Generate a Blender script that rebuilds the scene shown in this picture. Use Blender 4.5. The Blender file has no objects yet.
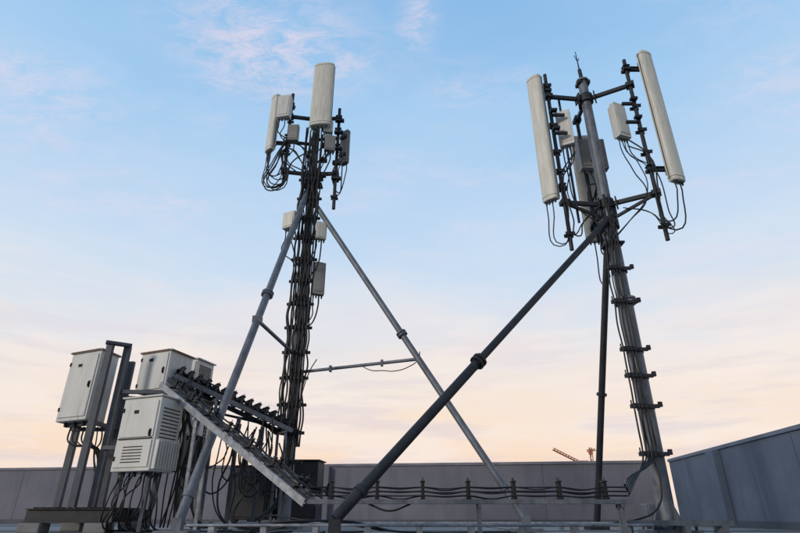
import bpy, math, random
from mathutils import Vector, Matrix
random.seed(7)
V=Vector
HC=0.18; FPX=528.0; PIT=math.radians(25.25)
CP,SP=math.cos(PIT),math.sin(PIT)
def T(py):
    u=266.5-py
    return (FPX*SP+u*CP)/(FPX*CP-u*SP)
def P(px,py,Y):
    """survey point: bearing/elevation read off the photo, Y = real distance"""
    u=266.5-py
    return V((Y*(px-400)/(FPX*CP-u*SP), Y, HC+Y*T(py)))
def onl(a,b,py):
    t0=T(py)
    t=(t0*a.y-(a.z-HC))/((b.z-a.z)-t0*(b.y-a.y))
    return a.lerp(b,t)
sc=bpy.context.scene
col=sc.collection
# ------------------------------------------------------------- materials
def s2l(c):
    return tuple(((x/255)/12.92 if x/255<=0.04045 else ((x/255+0.055)/1.055)**2.4) for x in c)
def mat(name,c1,c2=None,rough=.6,metal=0.0,scale=6,stretch=(1,1,1),bump=0.0,bscale=None,c3=None,c3lo=.6,c3hi=.75,c3scale=3,c3str=(1,1,1)):
    m=bpy.data.materials.new(name); m.use_nodes=True
    n=m.node_tree.nodes; l=m.node_tree.links
    b=n['Principled BSDF']; b.inputs['Roughness'].default_value=rough; b.inputs['Metallic'].default_value=metal
    c2=c2 or tuple(x*.7 for x in c1)
    tc=n.new('ShaderNodeTexCoord')
    mp=n.new('ShaderNodeMapping'); mp.inputs['Scale'].default_value=stretch
    l.new(tc.outputs['Object'],mp.inputs['Vector'])
    nz=n.new('ShaderNodeTexNoise'); nz.inputs['Scale'].default_value=scale; nz.inputs['Detail'].default_value=5; nz.inputs['Roughness'].default_value=.65
    l.new(mp.outputs[0],nz.inputs['Vector'])
    r=n.new('ShaderNodeValToRGB'); r.color_ramp.elements[0].position=.35; r.color_ramp.elements[1].position=.68
    r.color_ramp.elements[0].color=(*c2,1); r.color_ramp.elements[1].color=(*c1,1)
    l.new(nz.outputs['Fac'],r.inputs[0]); out=r.outputs[0]
    if c3:
        mp3=n.new('ShaderNodeMapping'); mp3.inputs['Scale'].default_value=c3str
        l.new(tc.outputs['Object'],mp3.inputs['Vector'])
        n3=n.new('ShaderNodeTexNoise'); n3.inputs['Scale'].default_value=c3scale; n3.inputs['Detail'].default_value=6; n3.inputs['Roughness'].default_value=.7
        l.new(mp3.outputs[0],n3.inputs['Vector'])
        mr=n.new('ShaderNodeMapRange'); mr.inputs['From Min'].default_value=c3lo; mr.inputs['From Max'].default_value=c3hi
        l.new(n3.outputs['Fac'],mr.inputs['Value'])
        mx=n.new('ShaderNodeMixRGB'); l.new(mr.outputs[0],mx.inputs[0]); l.new(out,mx.inputs[1]); mx.inputs[2].default_value=(*c3,1)
        out=mx.outputs[0]
    l.new(out,b.inputs['Base Color'])
    if bump:
        bn=n.new('ShaderNodeBump'); bn.inputs['Strength'].default_value=bump; bn.inputs['Distance'].default_value=.01
        nb=n.new('ShaderNodeTexNoise'); nb.inputs['Scale'].default_value=bscale or scale*8; nb.inputs['Detail'].default_value=3
        l.new(tc.outputs['Object'],nb.inputs['Vector']); l.new(nb.outputs['Fac'],bn.inputs['Height']); l.new(bn.outputs[0],b.inputs['Normal'])
    return m
RUST=(.16,.07,.03)
GALV=mat('galvanised_steel',(.20,.22,.255),(.105,.118,.14),.5,.25,9,(1,1,.5),.1,c3=(.08,.07,.065),c3lo=.54,c3hi=.78,c3scale=5)
GALVL=mat('galvanised_steel_light',(.42,.44,.47),(.20,.22,.25),.5,.2,12,bump=.1,c3=(.16,.10,.07),c3lo=.56,c3hi=.76,c3scale=8)
DARKS=mat('dark_steel',(.038,.042,.05),(.02,.022,.028),.55,.3,9,bump=.1,c3=(.075,.045,.03),c3lo=.60,c3hi=.8)
POST=mat('painted_post_steel',(.085,.098,.125),(.055,.062,.08),.55,.1,7,bump=.1,c3=RUST,c3lo=.62,c3hi=.8)
BLK=mat('black_rubber',(.010,.010,.012),(.006,.006,.007),.5,0,5)
WHT=mat('weathered_white_paint',(.74,.74,.71),(.60,.60,.58),.45,0,3,(1,1,.25),.1,c3=(.36,.27,.19),c3lo=.54,c3hi=.82,c3scale=7,c3str=(2.2,2.2,.2))
CREAM=mat('radome_plastic',(.74,.73,.66),(.58,.57,.50),.45,0,5,(4,4,.4),.15,60,c3=(.38,.35,.29),c3lo=.52,c3hi=.82,c3scale=11,c3str=(3.5,3.5,.3))
GREYBOX=mat('grey_housing',(.32,.31,.29),(.23,.22,.21),.5,0,4,c3=(.16,.13,.11),c3lo=.6,c3hi=.8)
RUSTM=mat('rusty_edge',(.24,.10,.04),(.12,.055,.03),.8,0,20)
SLOT=mat('dark_gap',(.02,.02,.022),(.012,.012,.013),.8)
# ------------------------------------------------------------- builders
def frame(d,up=None):
    d=d.normalized()
    up=up or (V((0,0,1)) if abs(d.z)<.95 else V((0,1,0)))
    s=d.cross(up).normalized(); u=s.cross(d).normalized()
    return d,s,u
class MB:
    def __init__(s): s.v=[];s.f=[];s.m=[];s.sm=[]
    def add(s,vs,fs,mi=0,sm=False):
        o=len(s.v); s.v+=[tuple(x) for x in vs]
        for f in fs: s.f.append(tuple(i+o for i in f)); s.m.append(mi); s.sm.append(sm)
    def hexa(s,b,t,mi=0):
        n=len(b); fs=[tuple(range(n))[::-1],tuple(range(n,2*n))]
        for i in range(n): j=(i+1)%n; fs.append((i,j,n+j,n+i))
        s.add(list(b)+list(t),fs,mi)
    def box(s,c,x,y,z,xd=None,mi=0):
        c=V(c); xd=(V(xd) if xd is not None else V((1,0,0))).normalized()
        yd=V((-xd.y,xd.x,0)).normalized(); zd=xd.cross(yd)
        q=[c+xd*(a*x/2)+yd*(b*y/2)-zd*(z/2) for a,b in((-1,-1),(1,-1),(1,1),(-1,1))]
        s.hexa(q,[p+zd*z for p in q],mi)
    def beam(s,a,b,w,h,up=None,mi=0):
        a=V(a);b=V(b); d,sd,u=frame(b-a,up)
        q=[a+sd*(i*w/2)+u*(j*h/2) for i,j in((-1,-1),(1,-1),(1,1),(-1,1))]
        s.hexa(q,[p+(b-a) for p in q],mi)
    def tube(s,a,b,r0,r1=None,n=14,mi=0):
        a=V(a);b=V(b); r1=r0 if r1 is None else r1
        d,sd,u=frame(b-a); vs=[];
        for p,r in((a,r0),(b,r1)):
            for i in range(n):
                t=2*math.pi*i/n; vs.append(p+sd*math.cos(t)*r+u*math.sin(t)*r)
        s.add(vs,[(i,(i+1)%n,n+(i+1)%n,n+i) for i in range(n)],mi,True)
        s.add(vs[:n],[tuple(range(n))[::-1]],mi); s.add(vs[n:],[tuple(range(n))],mi)
    def collar(s,p,d,r,h,mi=0):
        d=V(d).normalized(); s.tube(V(p)-d*h/2,V(p)+d*h/2,r,r,18,mi)
    def fp(s,A,B,C,z0,z1,mi=0):
        A,B,C=[V((q[0],q[1])) for q in (A,B,C)]; D=A+C-B
        s.hexa([V((*q,z0)) for q in(A,B,C,D)],[V((*q,z1)) for q in(A,B,C,D)],mi)
    def obj(s,name,mats,parent=None,bevel=0,loc=None):
        me=bpy.data.meshes.new(name); me.from_pydata(s.v,[],s.f)
        for m in mats: me.materials.append(m)
        for p,mi,sm in zip(me.polygons,s.m,s.sm): p.material_index=mi; p.use_smooth=sm
        import bmesh
        bm=bmesh.new(); bm.from_mesh(me); bmesh.ops.recalc_face_normals(bm,faces=bm.faces[:]); bm.to_mesh(me); bm.free()
        o=bpy.data.objects.new(name,me); col.objects.link(o)
        if parent: par(o,parent)
        if bevel:
            b=o.modifiers.new('bevel','BEVEL'); b.width=bevel; b.segments=2; b.limit_method='ANGLE'; b.angle_limit=math.radians(50)
        return o
def par(o,p):
    o.parent=p; o.matrix_parent_inverse=Matrix.Translation(-p.location)
def empty(name,loc):
    e=bpy.data.objects.new(name,None); e.location=loc; e.empty_display_size=.3; col.objects.link(e); return e
def cables(name,paths,r,parent=None,m=BLK):
    cu=bpy.data.curves.new(name,'CURVE'); cu.dimensions='3D'; cu.bevel_depth=r; cu.bevel_resolution=1; cu.resolution_u=6
    for pts in paths:
        rad=rnd(.8,1.15)
        sp=cu.splines.new('BEZIER'); sp.bezier_points.add(len(pts)-1)
        for bp,p in zip(sp.bezier_points,pts):
            bp.co=p; bp.handle_left_type=bp.handle_right_type='AUTO'; bp.radius=rad
    cu.materials.append(m)
    o=bpy.data.objects.new(name,cu); col.objects.link(o)
    if parent: par(o,parent)
    return o
rnd=random.uniform
def droop(a,b,sag,n=5,j=.02):
    a=V(a);b=V(b);r=[]
    for i in range(n+1):
        t=i/n; p=a.lerp(b,t); p.z-=sag*4*t*(1-t)
        if 0<i<n: p+=V((rnd(-j,j),rnd(-j,j),rnd(-j,j)))
        r.append(p)
    return r
def panel(mb,x,y,z0,z1,w,d,face,mi=0,mk=1):
    n=V((*face,0)).normalized(); u=V((-n.y,n.x,0)); c=V((x,y,0))
    pr=[(-.5,-.5),(.5,-.5),(.5,.12),(.46,.28),(.36,.4),(.2,.47),(0,.5),(-.2,.47),(-.36,.4),(-.46,.28),(-.5,.12)]
    vs=[];N=len(pr)
    L=[(z0,.9),(z0+.02,1),(z1-.02,1),(z1,.9)]
    for z,k in L:
        for a,b in pr: vs.append(c+u*(a*w*k)+n*(b*d*k)+V((0,0,z)))
    fs=[]
    for r in range(3):
        for i in range(N): j=(i+1)%N; fs.append((r*N+i,r*N+j,(r+1)*N+j,(r+1)*N+i))
    mb.add(vs,fs,mi); mb.add(vs[:N],[tuple(range(N))[::-1]],mi); mb.add(vs[3*N:],[tuple(range(N))],mi)
    for sgn in(-1,1):
        a=c+u*(sgn*(w/2+.002))-n*(d*.22)
        mb.beam(a+V((0,0,z0+.03)),a+V((0,0,z1-.03)),.006,.012,up=n,mi=mk)
    # end-cap seams
    for z in(z0+.06,z1-.06):
        ring=[c+u*(a*(w+.004))+n*(b*(d+.004)) for a,b in pr]
        mb.hexa([p+V((0,0,z-.003)) for p in ring],[p+V((0,0,z+.003)) for p in ring],mk)
    cons=[]
    for k in(-.3,-.1,.1,.3):
        p=c+u*(k*w)+V((0,0,z0)); mb.tube(p,p-V((0,0,.05)),.014,n=8,mi=mk); cons.append(p-V((0,0,.05)))
    for z in(z0+.18,z1-.18):
        p=c-n*(d*.5+.02)+V((0,0,z)); mb.box(p,.04,.16,.07,n,mk)
    return cons
def link(mb,a,b,mi=0):
    mb.beam(a,b,.05,.025,mi=mi); mb.beam(V(a)+V((0,0,.05)),V(b)+V((0,0,.05)),.05,.012,mi=mi)
    mb.box(b,.11,.11,.05,mi=mi); mb.box(V(b)+V((0,0,.07)),.1,.1,.02,mi=mi)
def rru(mb,x,y,z0,z1,w,d,face,mi=0,mk=1):
    n=V((*face,0)).normalized(); u=V((-n.y,n.x,0)); c=V((x,y,(z0+z1)/2)); h=z1-z0
    mb.box(c+n*d*.15,d*.6,w,h,n,mi)
    k=max(3,int(w/.03))
    for i in range(k):
        q=c-n*d*.3+u*(-w/2+.015+i*(w-.03)/(k-1)); mb.box(q,d*.35,.008,h*.94,n,mi)
    mb.box(c+n*(d*.47),.012,w*.8,h*.82,n,mi)
    mb.box(c+n*(d*.485)+V((0,0,-h*.28)),.006,w*.3,h*.1,n,mk)
    mb.box(c-n*(d*.55),.04,w*.5,h*.3,n,mk)
    for s in(-1,1): mb.beam(c+u*s*w*.3+V((0,0,h/2)),c+u*s*w*.3+V((0,0,h/2+.03)),.015,.015,mi=mk)
    mb.beam(c+u*-w*.33+V((0,0,h/2+.03)),c+u*w*.33+V((0,0,h/2+.03)),.015,.015,mi=mk)
    cons=[]
    for i in range(4):
        q=c+u*(-w*.36+i*w*.24)-V((0,0,h/2)); mb.tube(q,q-V((0,0,.05)),.014,n=8,mi=mk); cons.append(q-V((0,0,.05)))
    return cons
def ubolts(mb,x,y,zs,r,mi=0):
    for z in zs:
        mb.box((x,y-r-.012,z),.10+r,.02,.05,mi=mi); mb.box((x,y+r+.012,z),.10+r,.02,.05,mi=mi)
        for s in(-1,1): mb.tube((x+s*(r+.02),y-r-.05,z),(x+s*(r+.02),y+r+.05,z),.007,n=6,mi=mi)

# ------------------------------------------------------------- setting
CON=mat('roof_concrete',(.26,.26,.26),(.18,.18,.18),.85,0,1.5,bump=.4,bscale=30,c3=(.12,.12,.115),c3lo=.55,c3hi=.75,c3scale=.8)
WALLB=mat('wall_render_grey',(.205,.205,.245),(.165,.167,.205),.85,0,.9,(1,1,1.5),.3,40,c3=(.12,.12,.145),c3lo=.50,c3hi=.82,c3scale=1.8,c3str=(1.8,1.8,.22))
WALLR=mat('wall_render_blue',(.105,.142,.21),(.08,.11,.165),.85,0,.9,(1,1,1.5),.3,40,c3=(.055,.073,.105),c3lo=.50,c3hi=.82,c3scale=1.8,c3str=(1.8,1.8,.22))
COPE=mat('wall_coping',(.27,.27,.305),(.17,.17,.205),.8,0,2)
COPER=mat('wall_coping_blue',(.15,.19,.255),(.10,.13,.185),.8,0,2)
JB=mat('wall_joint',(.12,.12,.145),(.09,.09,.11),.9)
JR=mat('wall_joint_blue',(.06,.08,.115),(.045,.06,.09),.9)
FAR=mat('far_ground',(.10,.11,.09),(.16,.155,.15),.95,0,.02)
mb=MB(); mb.add([(-6000,-6000,-36),(6000,-6000,-36),(6000,6000,-36),(-6000,6000,-36)],[(0,1,2,3)])
mb.obj('ground',[FAR])
e=empty('concrete_roof',(0,6,0))
mb=MB(); mb.box((-7.5,4,-.15),30,26,.3); mb.obj('roof_slab',[CON],e)
mb=MB(); mb.box((-7.5,4,-18.15),29.6,25.6,35.7); mb.obj('building_body',[WALLB],e)
mb=MB()
for x in(-3,1.5): mb.box((x,8,.0035),.02,15,.006)
for yy in(7.4,11): mb.box((-5,yy,.0035),20,.02,.0064)
mb.obj('roof_joints',[SLOT],e)
WH=HC+1.1
def wall(name,a,b,m,mc,mj,pil,jn,side):
    a=V((*a,0));b=V((*b,0)); d=(b-a).normalized(); s=V((-d.y,d.x,0))*side
    L=(b-a).length
    e=empty(name,(a+b)/2)
    q=MB(); q.hexa([a,b,b+s*.2,a+s*.2],[p+V((0,0,WH-.06)) for p in(a,b,b+s*.2,a+s*.2)]); q.obj('wall_body',[m],e)
    q=MB(); f=[a-s*.03,b-s*.03,b+s*.23,a+s*.23]; q.hexa([p+V((0,0,WH-.06)) for p in f],[p+V((0,0,WH)) for p in f]); q.obj('coping',[mc],e,.008)
    q=MB()
    for t in pil: q.box(a+d*t-s*.07+V((0,0,(WH-.065)/2)),.28,.134,WH-.065,d)
    q.obj('pilasters',[m],e,.01)
    q=MB()
    for t in jn: q.box(a+d*t-s*.001+V((0,0,(WH-.07)/2)),.010,.004,WH-.07,d)
    q.box(a+d*L/2-s*.01+V((0,0,.05)),L,.02,.1,d)
    q.obj('wall_joints',[mj],e)
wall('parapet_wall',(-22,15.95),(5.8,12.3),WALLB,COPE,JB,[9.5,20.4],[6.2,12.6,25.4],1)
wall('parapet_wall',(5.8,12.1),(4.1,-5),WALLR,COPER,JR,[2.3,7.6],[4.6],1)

# ------------------------------------------------------------- right tower
RX,RY=2.97,6.5
def zR(py,Y=RY): return HC+Y*T(py)
e=empty('cell_tower',(RX,RY,0))
mb=MB()
mb.tube((RX,RY,.04),(RX,RY,zR(300)),.098,.094,20)
mb.tube((RX,RY,zR(300)),(RX,RY,zR(82)),.086,.072,20)
mb.collar((RX,RY,zR(300)),(0,0,1),.14,.03); mb.collar((RX,RY,zR(300)-.045),(0,0,1),.14,.03)
mb.collar((RX,RY,zR(82)),(0,0,1),.1,.03)
mb.box((RX,RY,.02),.5,.5,.04)
for a in range(4):
    t=a*math.pi/2+.4; d=V((math.cos(t),math.sin(t),0)); c=V((RX,RY,.04))
    s=V((-d.y,d.x,0))*.006
    b=[c+d*.09,c+d*.24,c+d*.09+V((0,0,.3))]
    mb.hexa([p+s for p in b],[p-s for p in b])
    for k in(-1,1): mb.tube(c+V((.2*k,.2*(1 if a%2 else -1),0)),c+V((.2*k,.2*(1 if a%2 else -1),.07)),.016,n=8)
mb.obj('mast',[GALV],e)
mb=MB()
mb.tube((RX,RY,zR(82)),(RX-.01,RY,zR(70)),.03); mb.tube((RX-.01,RY,zR(72)),(RX-.02,RY,zR(52)),.013,.006,8)
for s in(-1,1): mb.tube((RX-.015,RY,zR(62)),(RX-.015+s*.05,RY+.03*s,zR(57)),.006,n=6)
mb.box((RX,RY,zR(84)),.2,.14,.06)
mb.obj('lightning_rod',[DARKS],e)
LP=V((2.35,6.43,0)); RP=V((3.55,6.18,0)); BP=V((2.98,7.0,0))
zt,zb=6.19,4.22
mb=MB()
for z in(zt,zb):
    mb.collar((RX,RY,z),(0,0,1),.11,.14)
    for q in(LP,RP,BP):
        a=V((RX,RY,z)); b=V((q.x,q.y,z)); d=(b-a).normalized()
        mb.beam(a+d*.09,b,.05,.06); mb.box(b,.12,.12,.07,d)
        mb.box(a+d*.14,.02,.15,.15,d)
        if z==zb:
            mb.beam(a+d*.1-V((0,0,.22)),b-d*.06-V((0,0,.03)),.04,.04)
            mb.beam(a+d*.09-V((0,0,.22)),a+d*.09,.05,.05)
mb.collar((RX,RY,zR(225)),(0,0,1),.12,.12); mb.box((RX-.06,RY-.1,zR(225)),.18,.1,.09); mb.box((RX-.02,RY,zR(245)),.26,.22,.03)
mb.obj('head_frame',[DARKS],e,.004)
mb=MB()
mb.tube((LP.x,LP.y,3.46),(LP.x,LP.y,6.65),.028); mb.tube((RP.x,RP.y,3.48),(RP.x,RP.y,6.71),.028); mb.tube((BP.x,BP.y,3.9),(BP.x,BP.y,6.3),.028)
mb.tube((LP.x+.2,LP.y+.1,3.95),(LP.x+.2,LP.y+.1,6.25),.018)
ubolts(mb,LP.x,LP.y,[3.7,4.75,5.1,5.6,6.4],.028,1); ubolts(mb,RP.x,RP.y,[3.7,4.9,5.3,5.75,6.5],.028,1)
mb.obj('mount_pipes',[DARKS,DARKS],e)
conR=[]
mb=MB(); nL=(-.72,-.7); c=panel(mb,2.14,6.38,4.22,6.54,.235,.12,nL); conR.append((c[::2],LP))
for z in(4.45,6.3): link(mb,(2.2,6.4,z),(LP.x,LP.y,z),1)
mb.obj('panel_antenna_a',[CREAM,DARKS],e)
mb=MB(); c=panel(mb,3.86,6.12,4.37,6.80,.225,.12,(.35,-1)); conR.append((c[::2],RP))
for z in(4.6,6.5): link(mb,(3.84,6.18,z),(RP.x,RP.y,z),1)
mb.obj('panel_antenna_b',[CREAM,DARKS],e)
mb=MB(); c=panel(mb,3.03,7.2,4.0,6.0,.30,.12,(.1,1)); conR.append((c[::2],BP)); mb.obj('panel_antenna_c',[CREAM,DARKS],e)
mb=MB(); r1=rru(mb,2.58,6.55,5.3,5.95,.22,.16,(-.5,-1)); mb.obj('radio_unit_a',[WHT,DARKS],e,.006)
mb=MB(); r2=rru(mb,3.40,6.46,5.38,6.02,.22,.16,(.4,-1)); mb.obj('radio_unit_b',[WHT,DARKS],e,.006)
mb=MB(); r3=rru(mb,3.04,6.85,5.06,5.62,.42,.2,(0,-1)); mb.obj('radio_unit_c',[GREYBOX,DARKS],e,.006)
mb=MB()
for q,s in((LP,1),(RP,-1)):
    for z in(5.45,5.8): mb.box((q.x+s*.1,q.y-.02,z),.2,.04,.04); mb.box((q.x+s*.03,q.y-.06,z+.06),.1,.07,.04)
mb.obj('unit_brackets',[DARKS],e)
mb=MB()
a=V((RX-.05,RY-.1,zR(222))); b=P(335,519,4.6); m=onl(a,b,360)
mb.tube(a,m,.040); mb.tube(m,b,.047); d=(b-a).normalized()
mb.collar(m,d,.078,.022); mb.collar(m+d*.045,d,.078,.022); mb.collar(b-d*.3,d,.06,.04)
for i in range(6):
    t=i*math.pi/3; _,s,u=frame(d); o=s*math.cos(t)*.063+u*math.sin(t)*.063; mb.tube(m-d*.03+o,m+d*.075+o,.008,n=6)
mb.box((b.x,b.y,.02),.34,.34,.04); mb.beam(b-V((0,0,0)),(b.x,b.y,.04),.09,.09)
mb.obj('strut_long',[DARKS],e)
mb=MB()
a=V((RX-.05,RY+.05,zR(236))); b=P(597,522,8.3); mb.tube(a,b,.045); mb.box((b.x,b.y,.02),.3,.3,.04); mb.beam(b,(b.x,b.y,.04),.09,.09)
m=a.lerp(b,.55); mb.collar(m,b-a,.07,.03)
mb.obj('strut_rear',[DARKS],e)
zs=[zR(y) for y in(272,305,352,378,408,455)]
mb=MB()
for i,z in enumerate(zs):
    mb.box((RX-.06,RY-.115,z),.34,.03,.045,(1,-.05,0)); mb.collar((RX,RY,z),(0,0,1),.104,.04)
    for k in range(4):
        mb.box((RX-.20+k*.045,RY-.155,z),.034,.05,.055,(1,-.05,0))
    mb.tube((RX-.22,RY-.13,z-.02),(RX-.22,RY-.13,z+.07),.009,n=6); mb.box((RX+.12,RY-.13,z+.02),.045,.035,.06)
mb.obj('cable_clamps',[DARKS],e,.003)
TZ=.30; TY=5.55
paths=[]
for k in range(5):
    x0=RX-.205+k*.038
    pts=[V((RX-.03+rnd(-.06,.04),RY-.13,zb+.1)),V((x0+.05,RY-.15,zR(240)))]
    for i,z in enumerate(zs):
        pts.append(V((x0,RY-.155,z)))
        if i<len(zs)-1: pts.append(V((x0+rnd(-.022,.012),RY-.155+rnd(-.02,.01),(z+zs[i+1])/2)))
    pts+= [V((x0-.1-.02*k,RY-.3,.68)),V((2.45,5.95+.02*k,.50+.015*k)),V((2.2,TY-.04+k*.02,TZ+.07+.02*k))]
    paths.append(pts)
cables('feeder_cables',paths,.0105,e)
paths=[]
for c,q in conR:
    for p in c:
        paths.append([p,p-V((0,0,.12)),p.lerp(V((q.x,q.y,p.z)),.6)-V((rnd(-.06,.06),rnd(-.08,.08),rnd(.45,.72))),V((q.x+rnd(-.04,.04),q.y-.05,p.z-rnd(.1,.3))),V((q.x+rnd(-.03,.03),q.y-.05,p.z+.5)),V((q.x*.6+RX*.4,q.y*.6+RY*.4-.1,p.z+.8+rnd(-.1,.1)))])
for r,q in((r1,LP),(r2,RP),(r3,BP)):
    for i,p in enumerate(r):
        if i%2==0:
            m1=V((q.x*.75+RX*.25+rnd(-.06,.06),q.y*.7+RY*.3,4.75+rnd(-.1,.15)))
            paths.append([p,p-V((0,0,.15)),m1,V((q.x*.75+RX*.25+rnd(-.08,.08),q.y-.06,zb-.08+rnd(-.1,.05))),V((q.x*.4+RX*.6,RY-.15,zb-.3+rnd(-.08,.08))),V((RX-.12+rnd(-.04,.04),RY-.15,zR(250)))])
        else:
            paths.append([p,p-V((rnd(-.04,.04),0,.2)),V((q.x+rnd(-.05,.05),q.y-.06,4.55)),V((q.x+rnd(-.07,.07),q.y-.07,3.9)),V((q.x+rnd(-.03,.12),q.y-.1,3.62+rnd(-.1,.1))),V((q.x*.7+RX*.3,q.y-.08,3.85)),V((q.x*.3+RX*.7,RY-.13,4.1))])
cables('jumper_cables',paths,.0095,e)

# ------------------------------------------------------------- left tower
LX,LY=-1.69,8.5
def zL(py,Y=LY): return HC+Y*T(py)
e2=empty('cell_tower',(LX,LY,0))
mb=MB()
mb.tube((LX,LY,.04),(LX,LY,zL(300)),.095,.09,20); mb.tube((LX,LY,zL(300)),(LX,LY,zL(92)),.08,.07,20)
mb.collar((LX,LY,zL(300)),(0,0,1),.14,.08); mb.box((LX,LY,.02),.5,.5,.04)
mb.obj('mast',[GALV],e2)
LA=V((-2.22,8.4,0)); LB=V((-1.24,8.45,0))
mb=MB()
for z in(zL(120),zL(175)):
    mb.collar((LX,LY,z),(0,0,1),.11,.14)
    for q in(LA,LB): mb.beam((LX,LY,z),(q.x,q.y,z),.06,.06); mb.box((q.x,q.y,z),.12,.12,.08)
mb.beam((LX,LY,zL(145)),(LA.x,LA.y,zL(145)),.05,.05); mb.beam((LX,LY,zL(140)),(LB.x,LB.y,zL(140)),.05,.05)
mb.beam((LX,LY-.08,7.3),(-1.57,8.3,7.3),.06,.06); mb.beam((LX,LY-.08,8.3),(-1.57,8.3,8.3),.06,.06)
mb.collar((LX,LY,zL(197)),(0,0,1),.14,.2)
mb.tube((LA.x,LA.y,5.9),(LA.x,LA.y,8.1),.032); mb.tube((LB.x,LB.y,5.35),(LB.x,LB.y,7.75),.032)
ubolts(mb,LA.x,LA.y,[6.2,6.6,7.0,7.4,7.8],.032); ubolts(mb,LB.x,LB.y,[5.6,6.0,6.4,6.8,7.2,7.5],.032)
for z in(6.0,6.35,6.7,7.1,7.4): mb.box((LB.x+.02,LB.y-.05,z),.18,.08,.05); mb.box((LX+.2,LY-.1,z+.08),.14,.1,.08)
for z in(5.9,6.1): mb.box((LX,LY,z),.4,.18,.035)
mb.obj('head_frame',[DARKS],e2,.004)
mb=MB(); cA=panel(mb,-1.57,8.18,7.08,8.69,.42,.16,(-.12,-1)); mb.obj('panel_antenna_a',[CREAM,DARKS],e2)
mb=MB(); cB=panel(mb,-2.55,8.35,6.60,7.98,.24,.13,(-.75,-.66))
for z in(6.8,7.75): link(mb,(-2.48,8.37,z),(LA.x,LA.y,z),1)
mb.obj('panel_antenna_b',[CREAM,DARKS],e2)
mb=MB(); cC=panel(mb,-1.12,8.75,6.6,7.4,.2,.12,(.6,.8)); mb.obj('panel_antenna_c',[GREYBOX,DARKS],e2)
U=[]
for nm,a,m in(('a',(-2.30,8.2,7.28,7.82,.26,.17,(-.2,-1)),WHT),('b',(-1.95,8.2,4.78,5.10,.25,.18,(-.5,-1)),CREAM),('c',(-1.42,8.3,4.62,4.95,.18,.16,(.4,-1)),CREAM),('d',(-1.42,8.42,3.6,4.2,.2,.17,(.4,-1)),GREYBOX),('e',(-2.08,8.25,6.75,7.12,.2,.16,(0,-1)),GREYBOX),('f',(-1.37,8.3,6.55,6.9,.2,.16,(.3,-1)),GREYBOX),('g',(-1.42,8.3,7.0,7.28,.18,.14,(.1,-1)),WHT)):
    mb=MB(); U.append(rru(mb,*a)); mb.obj('radio_unit_'+nm,[m,DARKS],e2,.006)
zs2=[.9+i*.42 for i in range(13)]
mb=MB()
for z in zs2:
    mb.box((LX,LY-.13,z),.46,.035,.045); mb.collar((LX,LY,z),(0,0,1),.104,.04)
    for k in range(6): mb.box((LX-.15+k*.06,LY-.17,z),.05,.05,.06)
mb.obj('cable_clamps',[DARKS],e2,.003)
paths=[]
for k in range(13):
    x0=LX-.18+k*.030; yo=LY-.17-(.03 if k%2 else 0)
    pts=[V((x0+rnd(-.06,.06),LY-.16,6.9+rnd(-.3,.3)))]
    for i,z in enumerate(reversed(zs2)):
        pts.append(V((x0,yo,z)))
        if i<len(zs2)-1: pts.append(V((x0+rnd(-.03,.03),yo+rnd(-.04,.01),z-.21)))
        if z<1.5: break
    if k<7: pts=pts[:-1]; pts+= [V((LX-.35,LY-.3,1.42)),V((LX-.9,LY-.6,1.52))]
    elif k<10: pts+= [V((x0-.05,LY-.25,.5)),V((x0-.3,LY-.5,.15)),V((x0-1,LY-.6,.06))]
    paths.append(pts)
cables('feeder_cables',paths,.015,e2)
paths=[]
for c,q,zz in((cA[::2],V((LX,LY-.1,0)),0),(cB,LA,0),(cC[::3],LB,0)):
    for p in c:
        paths.append([p,p-V((0,0,.15)),p.lerp(V((q.x,q.y,p.z)),.4)-V((rnd(-.1,.1),.05,rnd(.45,.85))),V((q.x+rnd(-.06,.06),q.y-.07,p.z-rnd(.3,.6))),V((q.x+rnd(-.05,.05),q.y-.06,p.z+.1)),V((LX*.6+q.x*.4,LY-.15,p.z-.2)),V((LX+rnd(-.1,.1),LY-.16,p.z-.7))])
for c in U:
    for p in c[::2]:
        paths.append([p,p-V((0,0,.12)),p+V((rnd(-.08,.08),rnd(-.06,0),-rnd(.3,.5))),V((p.x*.4+LX*.6+rnd(-.06,.06),LY-.17,p.z-rnd(.5,.8))),V((LX+rnd(-.12,.12),LY-.18,p.z-1.2))])
for k in range(5):
    x=LA.x-.1+rnd(-.15,.1); paths.append([V((LA.x+rnd(-.1,.1),LA.y-.08,6.9)),V((x,LA.y-.1,6.3)),V((x-.1,LA.y-.1,5.85+rnd(-.15,.1))),V((x+.15,LA.y-.1,5.75+rnd(-.1,.1))),V((LA.x+.15,LA.y-.1,6.3)),V((LX-.1,LY-.15,6.6))])
cables('jumper_cables',paths,.012,e2)
mb=MB()
a=V((LX-.05,LY-.12,zL(192,8.38))); b=P(178,523,6.2); mb.tube(a,b,.055); d=b-a
m=onl(a,b,293); mb.collar(m,d,.09,.025); mb.collar(m+d.normalized()*.045,d,.09,.025); m=onl(a,b,495); mb.collar(m,d,.07,.05)
mb.box((b.x,b.y,.02),.36,.36,.04); mb.beam(b+V((0,0,.05)),(b.x,b.y,.04),.1,.1)
lbr=onl(a,b,320)
mb.tube(lbr,(LX,LY,zL(357)),.028); mb.box(lbr,.12,.12,.1); 
mb.obj('strut_near',[GALV],e2)
mb=MB()
a=V((LX+.05,LY-.1,zL(200,8.4))); b=P(526,520,7.2); mb.tube(a,b,.048); d=b-a
m=onl(a,b,333); mb.collar(m,d,.08,.025); mb.collar(m+d.normalized()*.045,d,.08,.025); m=onl(a,b,488); mb.collar(m,d,.065,.05)
mb.box((b.x,b.y,.02),.34,.34,.04); mb.beam(b+V((0,0,.05)),(b.x,b.y,.04),.1,.1)
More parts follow.
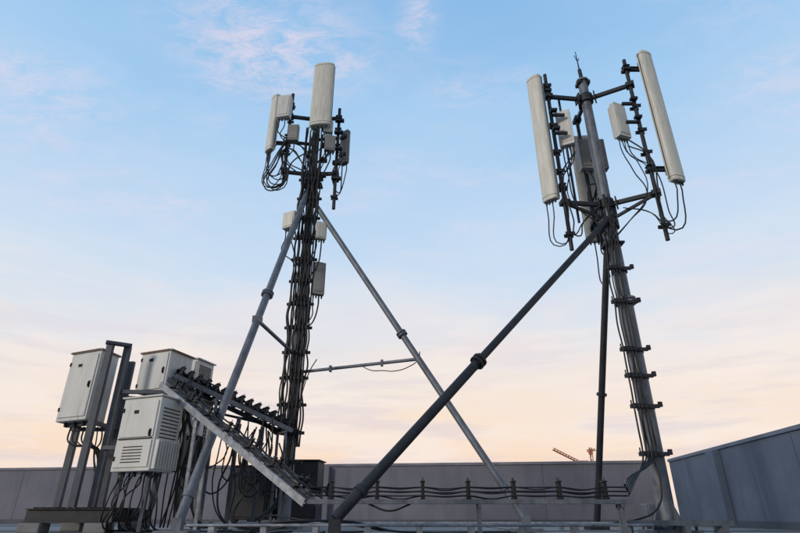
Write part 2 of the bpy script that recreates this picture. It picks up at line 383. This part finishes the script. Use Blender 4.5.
br=onl(a,b,359); q=V((LX,LY,br.z)); mb.tube(q,br,.025); mb.collar(q,(0,0,1),.11,.08)
for t in(.3,.72): p=q.lerp(br,t); mb.box(p,.04,.08,.09)
mb.obj('strut_far',[GALV],e2)
cables('brace_cable',[droop(q.lerp(br,.55),br,.14)+[br+V((.02,-.05,.1))],[V((LX+.1,LY-.18,zL(440))),V((LX+.15,LY-.2,zL(400))),V((LX+.25,LY-.2,zL(375))),V((LX+.33,LY-.05,zL(360)))]],.009,e2)

# ------------------------------------------------------------- trays
def tray(name,p0,p1,w,h,nr,clampn,mats=GALVL,ncab=5,r=.012,legs=[],csize=1.0,lvs=2,lw=.035,sag=.03):
    p0=V(p0);p1=V(p1); e=empty(name,(p0+p1)/2)
    d,s,u=frame(p1-p0); q=MB()
    for k in(-1,1):
        o=s*(k*w/2); q.beam(p0+o,p1+o,.005,h,mi=0)
        for j in(-1,1): q.beam(p0+o-s*k*.010+u*(j*h/2),p1+o-s*k*.010+u*(j*h/2),.022,.005)
    for i in range(nr+1):
        c=p0.lerp(p1,i/nr); q.beam(c-s*(w/2-.004),c+s*(w/2-.004),.025,.016)
    for t in legs:
        c=p0.lerp(p1,t)
        for k in(-1,1):
            g=c+s*(k*(w/2-.02)); q.beam((g.x,g.y,.006),g-u*(h/2+.004),lw,lw); q.box((g.x,g.y,.003),.12,.12,.006)
        q.beam(c-s*(w/2+.02)-u*(h/2+.02),c+s*(w/2+.02)-u*(h/2+.02),lw,.03)
    q.obj('tray_ladder',[mats],e)
    q=MB(); cl=[]; top=h/2+.045*lvs*csize+.03
    for i in range(clampn):
        c=p0.lerp(p1,(i+.5)/clampn); cl.append(c)
        q.beam(c-s*w*.5+u*(h/2+.014),c+s*w*.5+u*(h/2+.014),.04,.02)
        for k in range(ncab):
            g=c+s*(w*.8*((k+.5)/ncab-.5)); q.beam(g+u*(h/2+.025),g+u*top,.036*csize,.04*csize)
            q.beam(g+u*(top+.002),g+u*(top+.018),.05*csize,.05*csize)
            q.tube(g+u*top,g+u*(top+.045),.006,n=6)
    q.obj('cable_clamps',[BLK],e,.003)
    pts=[]
    for k in range(ncab):
      for lv in range(lvs):
        z=h/2+.035+.042*lv*csize
        o=s*(w*.8*((k+.5)/ncab-.5)); l=[p0+o+u*z]
        for i,c in enumerate(cl):
            l.append(c+o+u*z)
            if i<len(cl)-1: l.append((c+cl[i+1])/2+o+s*rnd(-.015,.015)+u*(z-rnd(0,sag)))
        l.append(p1+o+u*z); pts.append(l)
    cables('cables',pts,r,e)
    return e
tray('cable_tray',(-.88,TY,TZ),(2.2,TY,TZ),.13,.035,16,7,mats=GALV,legs=[.53,.97],ncab=2,r=.0075,csize=.9,lvs=3,sag=.03,lw=.03)
tray('cable_tray',P(168,386,7.0),P(312,503,5.6),.24,.07,16,7,legs=[.32],ncab=2,r=.011,csize=.8)
tray('cable_tray',P(172,378,7.25),P(288,432,8.25),.34,.06,12,14,mats=GALV,legs=[.35,.95],ncab=5,r=.014,csize=1.05,sag=.06)
paths=[]
a0=P(312,503,5.6)
for k in range(6):
    paths.append([a0+V((-.22,-.05+.03*k,.26)),a0+V((-.05,-.05+.03*k,.15)),a0+V((.1,-.04+.02*k,.12)),V((-.7,TY-.05+.02*k,TZ+.06+.02*k))])
for k in range(14):
    x=rnd(-2.9,-1.75); y=7.4+rnd(-.1,.7); w=rnd(.08,.3); z=rnd(1.1,1.45); zb2=rnd(.3,.8)
    paths.append([V((x,y,z)),V((x-w*.4,y-.05,(z+zb2)/2)),V((x,y-.08,zb2)),V((x+w*.6,y-.05,zb2+.05)),V((x+w,y,(z+zb2)/2)),V((x+w*.8,y,z))])
for k in range(9):
    x=-2.75+k*.1+rnd(-.03,.03); y=7.0+rnd(0,.5)
    paths.append([V((x,y,1.3)),V((x+rnd(-.08,.08),y-.05,.9)),V((x+rnd(-.1,.1),y-.05,.5)),V((x+rnd(-.05,.15),y-.05,.12)),V((x+.4,y-.1,.04))])
cables('loose_cables',paths,.011)

# ------------------------------------------------------------- cabinets
def cabinet(name,A,B,C,z0,z1,m=WHT,doors=1,fins=False,louvre=False,rust=True,plinth=False,split=False):
    A,B,C=V((*A,0)),V((*B,0)),V((*C,0)); e=empty(name,(A.x,A.y,z0))
    q=MB(); q.fp(A,B,C,z0,z1); q.obj('body',[m],e,.012)
    df=(B-A); dl=df.length; df.normalize(); nf=V((df.y,-df.x,0))
    ds=(C-B); sl=ds.length; ds.normalize(); ns=V((ds.y,-ds.x,0))
    h=z1-z0; q=MB()
    ex=.025
    A2=A-df*ex+nf*ex;B2=B+df*ex+nf*ex;C2=C+ds*ex+ns*ex
    q.fp(A2,B2,C2,z1+.001,z1+.022,0)
    w=dl/doors
    for i in range(doors):
        c=A+df*(w*(i+.5))+nf*.008+V((0,0,z0+h*.5))
        if split:
            q.box(c+V((0,0,h*.2)),w*.9,.016,h*.5,df,0); q.box(c-V((0,0,h*.27)),w*.9,.016,h*.36,df,0)
        else: q.box(c,w*.9,.016,h*.9,df,0)
    q.obj('door_and_lid',[m],e,.006)
    q=MB()
    for i in range(doors):
        c=A+df*(w*(i+.5))+nf*.02+V((0,0,z0+h*.5))
        q.box(c+df*w*.38,.018,.014,.09,df); q.box(c+df*w*.38+nf*.014,.012,.014,.06,df)
        for zz in(-.33,.33): q.box(c-df*w*.43+V((0,0,zz*h)),.02,.014,.05,df)
        q.box(c+V((-df.x*.05,-df.y*.05,h*.3)),.07,.004,.04,df)
        if split: q.box(c+V((0,0,-h*.07))-nf*.006,w*.9,.004,.012,df)
    if louvre:
        for i in range(6): q.box(A+df*dl*.5+nf*.018+V((0,0,z0+h*(.12+.04*i))),dl*.5,.006,.01,df)
    if louvre or fins:
        for i in range(9): q.box(B+ds*sl*.5+ns*.004+V((0,0,z0+h*(.45+.05*i))),sl*.7,.008,.010,ds)
    for t in(.2,.5,.8):
        p=A+df*dl*t+ds*.1+V((0,0,z0)); q.tube(p,p-V((0,0,.05)),.022,n=10)
    q.obj('fittings',[SLOT],e)
    if fins:
        q=MB(); n=int(sl/.045)
        for i in range(n): q.box(B+ds*(sl*(i+.5)/n)+ns*.025+V((0,0,z0+h*.22)),.012,.05,h*.38,ds)
        q.obj('heat_fins',[m],e)
    if rust:
        q=MB(); q.box(A2.lerp(B2,.5)+nf*.002+V((0,0,z1+.008)),dl*.99,.004,.018,df); q.box(B2.lerp(C2,.5)+ns*.002+V((0,0,z1+.008)),sl*.99,.004,.018,ds); q.obj('rusty_rim',[RUSTM],e)
    return e
cabinet('equipment_cabinet',(-4.58,7.22),(-4.05,6.98),(-4.0,7.36),1.30,2.22)
cabinet('equipment_cabinet',(-3.66,7.32),(-3.16,7.10),(-3.02,7.56),1.70,2.25,rust=True)
cabinet('equipment_cabinet',(-3.60,8.05),(-3.12,8.0),(-3.0,8.4),1.85,2.37,louvre=True,rust=False)
cabinet('equipment_cabinet',(-3.40,6.62),(-2.85,6.40),(-2.74,6.82),.64,1.48,fins=True,louvre=True,split=True,rust=False)
cabinet('equipment_cabinet',(-3.28,7.5),(-2.75,7.3),(-2.68,7.7),.75,1.62,m=GREYBOX,fins=True,rust=False)
cabinet('battery_cabinet',(-2.72,9.2),(-2.1,9.1),(-2.05,9.5),.12,.9,m=DARKS,rust=False,fins=True)
cabinet('battery_cabinet',(-2.0,9.3),(-1.35,9.3),(-1.3,9.7),.12,1.0,m=DARKS,rust=False)
e=empty('junction_box',(-2.7,7.0,1.0)); q=MB(); q.box((-2.62,6.95,1.22),.2,.14,.26); q.box((-2.62,6.87,1.22),.17,.02,.22); q.obj('housing',[WHT],e,.008)
q=MB(); q.box((-2.56,6.855,1.22),.02,.02,.05)
for k in(-.06,0,.06): q.tube((-2.62+k,6.95,1.09),(-2.62+k,6.95,1.04),.015,n=8)
q.obj('glands',[BLK],e)
e=empty('steel_support_frame',(-3.8,7,0)); q=MB()
for x,y,zt_ in((-3.89,6.85,2.27),(-3.72,6.98,2.27),(-3.89,7.5,2.2),(-4.45,7.5,2.0),(-2.95,7.75,1.95)):
    q.box((x,y,zt_/2+.13),.085,.008,zt_-.26); q.box((x-.039,y+.03,zt_/2+.13),.007,.052,zt_-.26); q.box((x+.039,y+.03,zt_/2+.13),.007,.052,zt_-.26)
    q.box((x,y+.02,.262),.16,.14,.012)
q.beam((-3.94,6.83,2.28),(-3.67,7.0,2.28),.09,.04); q.beam((-3.89,6.9,1.25),(-3.89,7.5,1.25),.05,.05); q.beam((-4.5,7.5,1.25),(-3.1,7.55,1.25),.05,.05)
q.beam((-3.72,7.02,1.66),(-3.05,7.05,1.66),.05,.05); q.beam((-3.72,6.96,.95),(-2.75,6.9,.95),.05,.05); q.beam((-3.89,7.5,1.68),(-2.95,7.75,1.68),.05,.05)
q.beam((-4.5,7.35,1.27),(-4.0,7.1,1.27),.05,.04)
for x,y in((-3.32,6.72),(-2.92,6.6),(-2.9,6.75)): q.beam((x,y,.01),(x,y,.635),.045,.045)
# uprights and rail that carry the feeder run between cabinets and mast
for x,y,zz in((-2.3,7.75,1.45),(-2.0,7.95,1.35)): q.beam((x,y,.01),(x,y,zz),.05,.05); q.box((x,y,.008),.16,.16,.012)
q.beam((-2.3,7.72,.7),(-2.0,7.92,.7),.04,.04)
q.obj('posts_and_rails',[POST],e,.003)
q=MB()
for y in(6.72,7.15,7.6):
    q.box((-3.8,y,.25),1.02,.08,.008); q.box((-3.8,y,.18),1.02,.008,.13); q.box((-3.8,y,.11),1.02,.08,.008)
for x in(-4.27,-3.9,-3.35): q.box((x,7.16,.20),.05,.84,.08)
for i in range(12): q.box((-4.25+i*.08,7.16,.258),.008,.86,.02)
q.obj('base_grating',[DARKS],e)
q=MB()
for x in(-4.2,-3.45):
    for y in(6.75,7.6): q.box((x,y,.052),.25,.22,.104)
q.obj('pads',[CON],e,.01)
paths=[]
for k in range(14):
    x=-3.32+k*.04; y=6.7+rnd(-.1,.05)
    paths.append([V((x,y,.64)),V((x+rnd(-.05,.05),y-.06,.52)),V((x+rnd(-.12,.12),y-.12,.3+rnd(-.06,.06))),V((x+rnd(-.15,.15),y,.06)),V((x+rnd(-.2,.4),y+.2,.02))])
for k in range(8):
    x=-4.4+k*.06; paths.append([V((x,7.3,1.25)),V((x+.05,7.25,1.05)),V((-3.97+rnd(-.05,.05),7.3,.95)),V((-3.92+rnd(-.05,.05),7.3,.6)),V((-3.8,7.25,.3))])
for k in range(8):
    x=-3.5+k*.05; paths.append([V((x,7.3,1.7)),V((x+.03,7.2,1.55)),V((x+rnd(0,.2),7.1,1.54+rnd(-.03,.05))),V((-2.98+k*.02,7.1,1.7)),V((-2.8,7.15,1.85)),V((-2.5,7.3,1.78))])
for k in range(8):
    x=-2.8+rnd(0,.25); paths.append([V((x,6.9,1.65)),V((x+rnd(-.05,.1),6.85,1.35)),V((x+rnd(-.05,.1),6.85,1.0)),V((x+rnd(-.05,.1),6.85,.6)),V((x+rnd(-.1,.1),6.9,.05))])
cables('cabinet_cables',paths,.010)
# ---------------------------------------------------- low conduits & bits on roof
e=empty('floor_conduit',(0,6,.1)); q=MB()
for y,z,x0,x1 in((6.05,.09,-2.2,2.6),(6.11,.09,-2.2,2.6),(7.9,.09,-3,3.2)):
    q.tube((x0,y,z),(x1,y,z),.014,n=10)
    for i in range(9):
        x=x0+(x1-x0)*(i+.5)/9; q.box((x,y,z-.048),.06,.05,.064)
q.obj('pipes',[GALVL],e)
e=empty('cable_tray',(3,6.2,.1)); q=MB()
q.beam((2.3,6.15,.11),(3.5,6.15,.11),.006,.05); q.beam((2.3,6.32,.11),(3.5,6.32,.11),.006,.05)
for i in range(9): q.box((2.35+i*.14,6.235,.10),.03,.16,.02)
for x in(2.4,3.0,3.4): q.box((x,6.235,.04),.05,.22,.08)
q.obj('tray_ladder',[GALV],e)
e=empty('rooftop_junction_box',(3.35,7.6,0)); q=MB(); q.box((3.3,7.6,.2),.22,.16,.24); q.box((3.3,7.51,.2),.19,.02,.21); q.obj('housing',[GALV],e,.01)
q=MB(); q.box((3.23,7.6,.04),.04,.12,.08); q.box((3.37,7.6,.04),.04,.12,.08); q.obj('feet',[DARKS],e)
cables('ground_cables',[[V((-2.4+k*.4,6.6+rnd(-.3,.3),.02)),V((-1.6,6.5+rnd(-.3,.3),.02)),V((-.9+rnd(-.3,.3),6.3+rnd(-.2,.2),.13)),V((.0,6.4+rnd(-.2,.3),.02)),V((1.2,6.3+rnd(-.3,.3),.02))] for k in range(6)]+[[V((-.3,TY,TZ-.02)),V((-.1,TY-.03,TZ-.08)),V((.1,TY,TZ-.02))],[V((2.85,6.33,.83)),V((2.86,6.25,.5)),V((2.75,6.2,.25)),V((2.5,6.2,.14)),V((2.3,6.2,.12))]],.010)

# ---------------------------------------------------- distant crane
CR=mat('crane_paint',(.55,.20,.10),(.45,.16,.08),.6,0,1)
e=empty('tower_crane',(0,300,-36)); q=MB()
def lattice(a,b,w,n,r):
    a=V(a);b=V(b); d,s,u=frame(b-a); cs=[s*(w/2)-u*w*.3,-s*(w/2)-u*w*.3,u*w*.5]
    for c in cs: q.tube(a+c,b+c,r,n=5)
    for i in range(n):
        p=a.lerp(b,i/n); p2=a.lerp(b,(i+1)/n)
        for k in range(3): q.tube(p+cs[k],p2+cs[(k+1)%3],r*.6,n=4)
m0=P(581,463,300); m1=P(553,449,300)
lattice((m0.x,300,-36),m0,2,20,.22); lattice(m0,m1,1.4,10,.22); lattice(m0,m0+V((4,0,.5)),1.4,3,.2)
q.box(m0+V((1,0,.4)),2.4,1.6,1.6)
q.obj('lattice_frame',[CR],e)
e=empty('tower_crane',(110,320,-36)); q=MB()
m0=P(592,462,320); lattice((m0.x,320,-36),m0+V((0,0,8)),1.5,24,.2); lattice(m0+V((-2,0,6)),m0+V((3,0,6.6)),1.1,5,.2); q.box(m0+V((0,0,5)),2,1.6,1.6)
q.obj('lattice_frame',[CR],e)

# ------------------------------------------------------------- world / light
SD=V((-.75,-.62,.30)).normalized()
el=math.asin(SD.z); az=math.atan2(SD.x,SD.y)
w=bpy.data.worlds.new('World'); sc.world=w; w.use_nodes=True
n=w.node_tree.nodes; l=w.node_tree.links; n.clear()
out=n.new('ShaderNodeOutputWorld'); bg=n.new('ShaderNodeBackground'); l.new(bg.outputs[0],out.inputs[0]); bg.inputs[1].default_value=.1
sky=n.new('ShaderNodeTexSky'); sky.sky_type='NISHITA'; sky.sun_disc=False; sky.sun_elevation=el; sky.sun_rotation=az; sky.air_density=1.2; sky.dust_density=1.5
tc=n.new('ShaderNodeTexCoord'); sep=n.new('ShaderNodeSeparateXYZ'); l.new(tc.outputs['Generated'],sep.inputs[0])
def math_(op,a,b=None,c=None,clamp=False):
    m=n.new('ShaderNodeMath'); m.operation=op; m.use_clamp=clamp
    for i,v in enumerate((a,b,c)):
        if v is None: continue
        if isinstance(v,(int,float)): m.inputs[i].default_value=v
        else: l.new(v,m.inputs[i])
    return m.outputs[0]
def mixc(f,a,b,bt='MIX'):
    m=n.new('ShaderNodeMixRGB'); m.blend_type=bt
    for i,v in enumerate((f,a,b)):
        if isinstance(v,(int,float)): m.inputs[i].default_value=v
        elif isinstance(v,tuple): m.inputs[i].default_value=(*v,1)
        else: l.new(v,m.inputs[i])
    return m.outputs[0]
def noise(vec,scale,det,rough=.55,dist=0):
    q=n.new('ShaderNodeTexNoise'); q.inputs['Scale'].default_value=scale; q.inputs['Detail'].default_value=det; q.inputs['Roughness'].default_value=rough; q.inputs['Distortion'].default_value=dist; l.new(vec,q.inputs[0]); return q.outputs['Fac']
def mapping(vec,sc_,rot=(0,0,0),loc=(0,0,0)):
    q=n.new('ShaderNodeMapping'); q.inputs['Scale'].default_value=sc_; q.inputs['Rotation'].default_value=rot; q.inputs['Location'].default_value=loc; l.new(vec,q.inputs[0]); return q.outputs[0]
def rng(v,a,b):
    m=n.new('ShaderNodeMapRange'); m.interpolation_type='SMOOTHSTEP'; m.inputs['From Min'].default_value=a; m.inputs['From Max'].default_value=b; l.new(v,m.inputs['Value']); return m.outputs[0]
ramp=n.new('ShaderNodeValToRGB'); cr=ramp.color_ramp
stops=[(0,(246,212,190)),(.09,(253,222,198)),(.15,(254,230,208)),(.22,(249,234,222)),(.30,(232,233,238)),(.42,(209,227,246)),(.54,(191,218,246)),(.68,(168,208,244)),(.80,(146,193,237)),(1,(110,165,222))]
for i,(p,c) in enumerate(stops):
    if i<2: ee=cr.elements[i]; ee.position=p
    else: ee=cr.elements.new(p)
    ee.color=(*s2l(c),1)
nw=noise(mapping(tc.outputs['Generated'],(1.2,1.2,4)),1.6,4)
zz=math_('ADD',sep.outputs[2],math_('MULTIPLY',math_('SUBTRACT',nw,.5),.22))
zz=math_('ADD',zz,math_('MULTIPLY',math_('ABSOLUTE',sep.outputs[0]),.06))
l.new(zz,ramp.inputs[0]); haze=ramp.outputs[0]
# high thin cirrus on a plane far above
zc=math_('MAXIMUM',sep.outputs[2],.06)
cx=n.new('ShaderNodeCombineXYZ'); l.new(math_('DIVIDE',sep.outputs[0],zc),cx.inputs[0]); l.new(math_('DIVIDE',sep.outputs[1],zc),cx.inputs[1])
pl=cx.outputs[0]
n1=noise(mapping(pl,(1,2.0,1),(0,0,.4),(.9,.2,0)),1.3,3)
n2=noise(mapping(pl,(1,1.8,1),(0,0,.7)),11,8,.72,.7)
def patch(cx_,cy_,sx,sy,rot=0):
    d=n.new('ShaderNodeVectorMath'); d.operation='SUBTRACT'; l.new(pl,d.inputs[0]); d.inputs[1].default_value=(cx_,cy_,0)
    L=n.new('ShaderNodeVectorMath'); L.operation='LENGTH'; l.new(mapping(d.outputs[0],(1/sx,1/sy,1),(0,0,rot)),L.inputs[0])
    return rng(L.outputs['Value'],1,0)
pm=math_('ADD',patch(-.30,.92,.36,.26),math_('ADD',math_('MULTIPLY',patch(.04,.84,.07,.14),.8),math_('MULTIPLY',patch(-.95,.98,.35,.14),.5)))
pm=math_('ADD',pm,math_('MULTIPLY',rng(n1,.46,.68),.45))
cm=math_('MULTIPLY',math_('MULTIPLY',pm,rng(n2,.34,.68)),.8,clamp=True)
haze=mixc(cm,haze,s2l((240,226,238)))
# low soft bands
low=math_('MULTIPLY',rng(noise(mapping(tc.outputs['Generated'],(1.5,1.5,7)),2.2,6,.62),.42,.64),rng(sep.outputs[2],.46,.22))
haze=mixc(math_('MULTIPLY',low,.65),haze,s2l((253,240,232)))
low2=math_('MULTIPLY',rng(noise(mapping(tc.outputs['Generated'],(1.2,1.2,10),loc=(3,1,0)),3,6,.6),.48,.66),rng(sep.outputs[2],.40,.14))
haze=mixc(math_('MULTIPLY',low2,.5),haze,s2l((222,211,220)))
dk=math_('ADD',math_('MULTIPLY',rng(sep.outputs[1],-.5,.4),.42),.58)
vv=n.new('ShaderNodeVectorMath'); vv.operation='SCALE'; l.new(haze,vv.inputs[0]); l.new(math_('MULTIPLY',dk,10.0),vv.inputs['Scale'])
fin=mixc(.95,sky.outputs[0],vv.outputs[0])
l.new(fin,bg.inputs[0])
sd=bpy.data.lights.new('sun','SUN'); sd.energy=1.35; sd.angle=math.radians(10); sd.color=(1,.90,.78)
so=bpy.data.objects.new('sun',sd); so.rotation_euler=(-SD).to_track_quat('-Z','Y').to_euler(); so.location=(-10,-8,10); col.objects.link(so)
# ------------------------------------------------------------- camera
cd=bpy.data.cameras.new('camera'); cd.sensor_width=36; cd.lens=36*FPX/800; cd.clip_end=10000; cd.clip_start=.05
co=bpy.data.objects.new('camera',cd); co.location=(0,0,HC); co.rotation_euler=(math.pi/2+PIT,0,0); col.objects.link(co); sc.camera=co
sc.view_settings.view_transform='Standard'; sc.view_settings.look='None'; sc.view_settings.exposure=0
